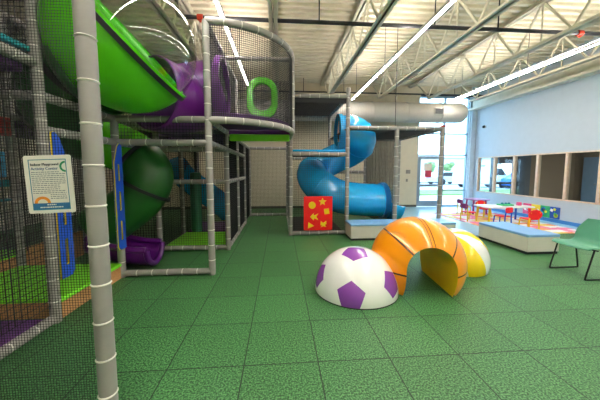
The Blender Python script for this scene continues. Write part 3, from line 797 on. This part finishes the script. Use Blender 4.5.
# cutter: tunnel prism along local Y
tw, tz = .3, .345
poly = [(tw, -BZ-.2)] + [(tw*math.cos(PI*i/24), (tz-BZ)+tw*math.sin(PI*i/24)) for i in range(25)] + [(-tw, -BZ-.2)]
cu_ = MB().prism(poly, frame_M((-.02, 0, 0), (1,0,0), (0,0,1)), -1.2, 1.2)
cme = bpy.data.meshes.new('c'); cme.from_pydata(cu_.v, [], cu_.f)
cme.materials.append(M_basket); cme.materials.append(M_inyellow)
cme.polygons.foreach_set('material_index', [1]*len(cme.polygons))
b2 = bmesh.new(); b2.from_mesh(cme); bmesh.ops.recalc_face_normals(b2, faces=b2.faces); b2.to_mesh(cme); b2.free()
oC = bpy.data.objects.new('cut', cme); COL.objects.link(oC)
md = oA.modifiers.new('b', 'BOOLEAN'); md.operation = 'DIFFERENCE'; md.object = oC; md.solver = 'EXACT'
dg = bpy.context.evaluated_depsgraph_get()
mF = bpy.data.meshes.new_from_object(oA.evaluated_get(dg)); 
bpy.data.objects.remove(oC); bpy.data.objects.remove(oA)
mF.polygons.foreach_set('use_smooth', [True]*len(mF.polygons)); mF.set_sharp_from_angle(angle=math.radians(32))
cn = []
for p in mF.polygons:
    for li in p.loop_indices:
        co = mF.vertices[mF.loops[li].vertex_index].co
        if p.material_index == 0 and p.normal.z > -.97: cn.append(tuple(co.normalized()))
        else:
            dx, dz = -.02-co.x, (tz-BZ)-co.z
            n_ = Vector((dx, 0, dz if dz < 0 else 0))
            cn.append(tuple(n_.normalized()) if n_.length > 1e-4 and abs(p.normal.z) < .97 or co.z > -BZ+.05 else tuple(p.normal))
mF.normals_split_custom_set(cn)
oA = bpy.data.objects.new('shell', mF); COL.objects.link(oA); oA.parent = bk; oA.location = (0, 0, BZ)
# volleyball: cube sphere with three bands on each side
bm = bmesh.new(); VR = .48; NG = 10
bmesh.ops.create_uvsphere(bm, u_segments=NG*6, v_segments=36, radius=VR)
for f_ in bm.faces:
    c = f_.calc_center_median(); f_.material_index = int((math.atan2(c.y, c.x)+PI)/(2*PI)*NG) % 2
for v in bm.verts:
    d = ((math.atan2(v.co.y, v.co.x)+PI)/(2*PI)*NG) % 1; d = min(d, 1-d)
    if d < .02 or d > .98: v.co *= .985
vrot = Matrix.Rotation(math.radians(-22), 4, 'Y') @ Matrix.Rotation(math.radians(12), 4, 'X') @ Matrix.Rotation(math.radians(2), 4, 'Z')
bmesh.ops.transform(bm, matrix=vrot, verts=bm.verts)
VZ = .14; cutz(bm, -VZ)
vb = thing('ball_dome', 'yellow and white volleyball dome behind the orange arch', 'climbing ball', (2.86, 4.08, VZ), local=True)
addbm('shell', bm, [M_yellowv, M_whitev], vb)

# ------------------------------------------------------------------ benches
def bench(x0, x1, y0, y1, label, splits):
    t = thing('bench', label, 'bench', ((x0+x1)/2, (y0+y1)/2, 0), 'blue topped benches')
    MB().box(x0+.02, x1-.02, y0+.02, y1-.02, 0, .05).build('kick_base', M_black, t, smooth=0)
    MB().box(x0+.008, x1-.008, y0+.008, y1-.008, .05, .325).build('body', M_benchside, t, smooth=0, bevel=.004)
    MB().box(x0, x1, y0, y1, .325, .38).build('cushion', M_benchtop, t, bevel=.018, bseg=3)
bench(1.56, 4.02, 5.74, 6.27, 'long blue-topped bench in front of the blue slide', 0)
bench(4.58, 5.23, 4.53, 5.78, 'blue-topped bench between the volleyball dome and the green chair', 0)

# ------------------------------------------------------------------ green chair
gc = thing('side_chair', 'sage green plastic chair with black sled legs at the right edge', 'chair', (4.57, 3.62, 0))
prof = [(4.36, .425), (4.385, .45), (4.45, .458), (4.55, .448), (4.66, .44), (4.73, .452), (4.775, .5), (4.80, .57), (4.825, .66), (4.85, .75), (4.865, .82)]
prof = [(p.x, p.z) for p in spline([(a, 0, b) for a, b in prof], 3)]
def wid(i):
    x, z = prof[i]
    if z < .5 and x < 4.7: return .285-.02*max(0, (4.42-x)/.06)
    t = (z-.44)/.38
    return .285-.035*t if t < .55 else .266-.1*((t-.55)/.45)**1.2
vs = []; NS = 16
for i, (x, z) in enumerate(prof):
    for k in range(NS+1):
        s = -1+2*k/NS; w = wid(i)
        curve = .03*(s*s)
        back = min(1, max(0, (z-.46)/.1))
        vs.append((x-curve*back, 3.64+s*w, z+.012*(s*s)*(1-back)))
shell = MB().add(vs, [(i*(NS+1)+k, i*(NS+1)+k+1, (i+1)*(NS+1)+k+1, (i+1)*(NS+1)+k) for i in range(len(prof)-1) for k in range(NS)])
shell.build('seat_shell', M_chair, gc, smooth=60, solid=.012)
for y in (3.88, 3.38):
    lg = spline([(4.44, y+(.0), .44), (4.39, y, .25), (4.335, y, .04), (4.36, y, .012), (4.55, y, .011), (4.79, y, .011), (4.815, y, .04), (4.78, y, .24), (4.75, y, .43)], 5)
    MB().sweep(lg, .011, 10).build('sled_leg', M_blackmetal, gc)
MB().cyl((4.5, 3.38, .425), (4.5, 3.88, .425), .01, 8).cyl((4.7, 3.38, .42), (4.7, 3.88, .42), .01, 8).build('cross_bar', M_blackmetal, gc)

# ------------------------------------------------------------------ toddler corner
tag(MB().box(5.55, 7.75, 5.98, 9.2, .008, .02).build('play_mat', M_mat, smooth=0), 'colourful printed play mat on the pale blue floor', 'mat')
def kid_table(x, y, w, d, h, topm, legm, label):
    t = thing('toddler_table', label, 'table', (x, y, .02))
    MB().prism(rrect(x-w/2, x+w/2, y-d/2, y+d/2, .12), Matrix.Identity(4), h-.035, h).build('tabletop', topm, t, bevel=.008)
    for i, (sx, sy) in enumerate(((-1,-1),(1,-1),(1,1),(-1,1))):
        MB().cyl((x+sx*(w/2-.1), y+sy*(d/2-.1), .022), (x+sx*(w/2-.13), y+sy*(d/2-.13), h-.03), .028, 12).build('leg', legm[i % len(legm)], t)
M_white = mat('white_laminate', '#e8eaee', .35); M_mag = mat('magenta_plastic', '#a02f78', .4); M_grn = mat('green_toy_plastic', '#35b86a', .4)
kid_table(6.75, 7.55, 1.5, .7, .5, M_white, [M_yellow, M_red, M_panelblue], 'white oval-ended toddler table with coloured legs by the right wall')
kid_table(7.0, 9.0, .7, .6, .55, mat('lilac_laminate', '#9a6fa6', .4), [M_mag], 'small lilac toddler table near the corner window')
def kid_chair(x, y, rz, backm, seatm, legm, label, round_=False):
    t = thing('toddler_chair', label, 'chair', (x, y, .024), 'toddler chairs', local=True)
    t.rotation_euler.z = rz
    MB().prism(rrect(-.15, .15, -.15, .15, .06), Matrix.Identity(4), .26, .285).build('seat', seatm, t, bevel=.006)
    if round_: lp = [(.19*math.cos(a), .40+.13*math.sin(a)) for a in [2*PI*i/28 for i in range(28)]]
    else: lp = rrect(-.15, .15, .38, .53, .06)
    MB().prism(lp, frame_M((-.17, 0, 0), (0,1,0), (0,0,1)), -.012, .012).build('backrest', backm, t, bevel=.006)
    for sx, sy in ((-1,-1),(-1,1),(1,-1),(1,1)):
        p = [(sx*.15, sy*.14, 0), (sx*.13, sy*.12, .27)]
        if sx < 0: p = [(-.16, sy*.14, 0), (-.15, sy*.13, .27), (-.17, sy*.12, .46)]
        MB().sweep(p, .016, 10).build('leg', legm, t)
kid_chair(6.45, 8.85, 0, M_mag, M_yellow, M_yellow, 'toddler chair with magenta back and yellow legs beside the lilac table')
kid_chair(5.78, 7.72, .1, M_mag, M_red, M_yellow, 'toddler chair with magenta back and red seat at the left end of the white table')
kid_chair(6.55, 6.5, PI/2, M_red, M_red, M_yellow, 'red round-backed toddler chair in front of the white table, above the bench', True)
kid_chair(6.75, 8.3, -PI/2, M_red, M_red, M_yellow, 'red round-backed toddler chair behind the white table', True)
kid_chair(6.2, 6.95, PI/2+.3, M_red, M_red, M_panelblue, 'red toddler chair with blue legs at the near left of the white table')
tr = thing('toy_tray', 'green toy tray with bumps on the white table', 'toy', (6.85, 7.6, .5))
MB().prism(rrect(6.65, 7.05, 7.47, 7.73, .05), Matrix.Identity(4), .5, .54).build('tray', M_grn, tr, bevel=.008)
for x in (6.75, 6.87, 6.97): MB().lathe([(.04, .54), (.035, .57), (.01, .59)], 14, Matrix.Translation((x, 7.6, 0))).build('knob', M_teal, tr)
tag(MB().box(7.2, 7.3, 7.5, 7.6, .5, .6).build('toy_block', mat('pink_toy', '#e8578f', .4), bevel=.01), 'pink toy block on the right end of the white table', 'toy')
# sensory panels low on the right wall
pal = [('pink', '#e2487c', ['#ffffff', '#8a3fae']), ('yellow', '#f0cf2a', ['#e08a1e', '#ffffff']), ('green', '#2fa66a', ['#1d6fc0', '#e8e23a']), ('navy', '#1f4fa8', ['#e8e23a', '#58c46a', '#ffffff'])]
yy = 8.36
for nm, base, cs in pal:
    t = thing('activity_panel', nm + ' activity panel with bright shapes, low on the right wall under the windows', 'panel', (XR-.02, yy-.155, .1), 'low wall activity panels')
    MB().box(XR-.025, XR, yy-.29, yy-.005, .12, .47).build('backing', mat(nm+'_panel', base, .5), t, bevel=.006)
    for k in range(5):
        c = cs[k % len(cs)]; cyy = yy-.06-.17*random.random(); cz = .18+.23*random.random(); r = random.uniform(.035, .06)
        n_ = random.choice((4, 20, 6))
        MB().prism(circ(0, 0, r, n_, .4), frame_M((XR-.03, cyy, cz), (0,-1,0), (0,0,1)), -.008, .008).build('shape', mat('panel_shape', c, .5), t)
    yy -= .3

# ------------------------------------------------------------------ vestibule beyond the right wall
M_brown = mat('brown_room_wall', '#7d7264', .8, var=.04)
struct(MB().box(XR+.15, 13.2, 3.0, YB+.2, -.1, 0).build('floor_vestibule', mat('grey_carpet', '#6b6a66', .9, vscale=50), smooth=0))
struct(MB().box(XR+.15, 13.2, 3.0, YB+.2, 2.7, 2.8).build('ceiling_vestibule', M_brown, smooth=0))
struct(MB().box(13.0, 13.2, 3.0, YB+.2, 0, 2.7).build('wall_vestibule_right', M_brown, smooth=0))
struct(MB().box(XR+.15, 13.2, 2.8, 3.0, 0, 2.8).build('wall_vestibule_front', M_brown, smooth=0))
struct(MB().box(10.9, 13.2, YB, YB+.2, 0, 2.7).build('wall_vestibule_end', M_brown, smooth=0))
struct(MB().box(10.35, 10.9, YB, YB+.2, 0, 2.7).box(XR+.15, 10.35, YB, YB+.2, 2.3, 2.8).box(XR+.15, 9.15, YB, YB+.2, 0, .5).build('wall_vestibule_back', mat('slate_wall', '#4b5a68', .7), smooth=0))
M_dark = mat('dark_door_frame', '#2b2f36', .45)
w8 = struct(MB().box(8.4, 9.15, YB+.03, YB+.13, .5, .56).box(8.4, 9.15, YB+.03, YB+.13, 2.24, 2.3).box(8.4, 8.46, YB+.03, YB+.13, .5, 2.3).build('window_8', M_alu, smooth=0))
MB().box(8.46, 9.15, YB+.07, YB+.078, .56, 2.24).build('pane', M_glass, w8, smooth=0)
d2 = struct(MB().box(9.15, 9.36, YB+.02, YB+.14, 0, 2.3).box(10.14, 10.35, YB+.02, YB+.14, 0, 2.3).box(9.36, 10.14, YB+.02, YB+.14, 1.85, 2.3).box(9.36, 10.14, YB+.02, YB+.14, 0, .5).box(9.36, 10.14, YB+.02, YB+.14, .95, 1.05).build('door_2', M_dark, smooth=0))
MB().box(9.36, 10.14, YB+.07, YB+.078, .5, .95).box(9.36, 10.14, YB+.07, YB+.078, 1.05, 1.85).build('pane', M_glass, d2, smooth=0)
d3 = struct(MB().box(12.9, 13.0, 9.9, 10.5, 0, 2.1).build('door_3', mat('blue_door_paint', '#6f93b5', .5), smooth=0))
MB().lathe([(.03, 0), (.03, .05), (.02, .07)], 12, Matrix.Translation((12.9, 10.0, 1.0)) @ Matrix.Rotation(-PI/2, 4, 'Y')).build('handle', M_alu, d3)

vl = thing('fill_panel', 'added fill panel brightening the brown room beyond the side windows', 'ceiling light', (11.4, 7.5, 2.62))  # unseen glowing panel, added to lift the dark room behind the panes
MB().box(10.75, 12.05, 7.1, 7.9, 2.66, 2.7).build('frame', M_alu, vl, smooth=0)
MB().box(10.8, 12.0, 7.15, 7.85, 2.645, 2.66).build('diffuser', emat('fill_panel_glow', '#fff0dc', 40), vl, smooth=0)

# ------------------------------------------------------------------ outside
struct(MB().box(-30, 90, YB+.2, 120, -.3, -.12).build('ground', mat('asphalt', '#b9bcc0', .9, var=.06), smooth=0))
struct(MB().box(-30, 90, YB+.2, 14.5, -.2, -.06).build('sidewalk', mat('concrete_walk', '#cfcfca', .9), smooth=0))
struct(MB().box(-30, 90, 17, 21, -.2, -.05).build('lawn', mat('grass_verge', '#6f8f4e', .95, var=.2, vscale=3), smooth=0))
def car(x, y, rz, body, label, van=False):
    t = thing('car' if not van else 'van', label, 'car' if not van else 'van', (x, y, -.12), 'parked cars', local=True); t.rotation_euler.z = rz
    if van: pf = [(-2.4, .35), (2.4, .35), (2.45, .9), (1.9, 1.15), (1.3, 1.95), (-2.3, 2.0), (-2.45, 1.2)]; gl = [(1.75, 1.2), (1.25, 1.8), (.3, 1.85), (.3, 1.2)]
    else: pf = [(-2.2, .3), (2.2, .3), (2.25, .75), (1.2, .95), (.6, 1.45), (-1.2, 1.48), (-1.9, 1.0), (-2.25, .9)]; gl = [(1.05, .97), (.55, 1.4), (-1.1, 1.42), (-1.65, 1.0)]
    M = frame_M((0, .85, 0), (1,0,0), (0,0,1))
    MB().prism(pf, M, 0, 1.7).build('body', body, t, smooth=0, bevel=.08)
    MB().prism(gl, M, -.02, 1.72).build('side_glass', M_black, t, smooth=0)
    for wx in (-1.4, 1.4):
        for wy in (-.9, .9): MB().cyl((wx, wy-.1, .33), (wx, wy+.1, .33), .33, 20).build('wheel', M_black, t)
car(19.5, 24.5, 0, mat('white_car_paint', '#e8e8ea', .3), 'white van parked outside beyond the left pane of the side windows', True)
car(22.4, 22.2, 0, mat('blue_car_paint', '#2a6fc4', .3), 'blue car parked outside behind the dark framed door')
car(19.5, 30, .2, mat('silver_car_paint', '#a9b2ba', .3), 'silver car parked far outside beyond the corner window')
car(26, 36, .2, mat('red_car_paint', '#a03038', .3), 'dark red car far out in the parking lot')
def tree(x, y, h, label):
    t = thing('tree', label, 'tree', (x, y, -.12), 'trees outside', local=True)
    MB().sweep([(0, 0, 0), (.05, 0, h*.35), (0, .05, h*.6)], [.16, .12, .06], 10).build('trunk', M_tan, t)
    bm = bmesh.new()
    for k in range(14):
        c = Vector((random.gauss(0, .16*h), random.gauss(0, .16*h), h*random.uniform(.5, .9)))
        bmesh.ops.create_icosphere(bm, subdivisions=2, radius=h*random.uniform(.1, .17), matrix=Matrix.Translation(c))
    for v in bm.verts: v.co += Vector((random.gauss(0, 1), random.gauss(0, 1), random.gauss(0, 1)))*.03*h
    addbm('crown', bm, [M_leaf], t)
M_leaf = mat('tree_leaves', '#6f8a58', .9, var=.25)
for x, y, h, l in ((40, 62, 3.5, 'tree across the parking lot left of the far building'), (52, 66, 3, 'tree at the far right end of the parking lot'), (34, 58, 3.4, 'small tree at the middle of the lot seen through the back window')): tree(x, y, h, l)
fb = thing('building', 'pale low building across the parking lot', 'building', (45, 80, -.12))
MB().box(25, 70, 80, 92, -.12, 5).build('wall', mat('far_wall', '#c9c2b6', .8), fb, smooth=0)
MB().box(24.5, 70.5, 79.5, 92, 5, 5.5).build('roof', mat('far_roof', '#8d8f94', .8), fb, smooth=0)

# ------------------------------------------------------------------ world, camera, render look
w = bpy.data.worlds.new('sky'); SC.world = w; w.use_nodes = True
nt = w.node_tree; bg = nt.nodes['Background']
sk = nt.nodes.new('ShaderNodeTexSky'); sk.sky_type = 'HOSEK_WILKIE'; sk.turbidity = 5; sk.sun_direction = (-.5, -.5, .7)
mxs = nt.nodes.new('ShaderNodeMixRGB'); mxs.inputs['Fac'].default_value = .75; mxs.inputs['Color2'].default_value = (.5, .76, 1, 1)
nt.links.new(sk.outputs['Color'], mxs.inputs['Color1']); nt.links.new(mxs.outputs['Color'], bg.inputs['Color'])
bg.inputs['Strength'].default_value = 7.0

cd = bpy.data.cameras.new('camera'); co = bpy.data.objects.new('camera', cd); COL.objects.link(co); SC.camera = co
cd.sensor_fit = 'HORIZONTAL'; cd.sensor_width = 36; cd.lens = 36*267/600; cd.clip_start = .05; cd.clip_end = 500
cd.shift_y = -8/600
yaw = math.atan(20/267); pit = math.radians(4.75)
co.location = CAMP; co.rotation_euler = (PI/2-pit, 0, -yaw)

SC.view_settings.view_transform = 'Standard'; SC.view_settings.look = 'None'
SC.view_settings.gamma = 1; SC.view_settings.use_curve_mapping = False
SC.view_settings.exposure = 0.62
SC.cycles.use_denoising = True
SC.cycles.max_bounces = 10; SC.cycles.diffuse_bounces = 5; SC.cycles.transparent_max_bounces = 24
SC.cycles.caustics_reflective = False; SC.cycles.caustics_refractive = False
SC.cycles.sample_clamp_indirect = 8
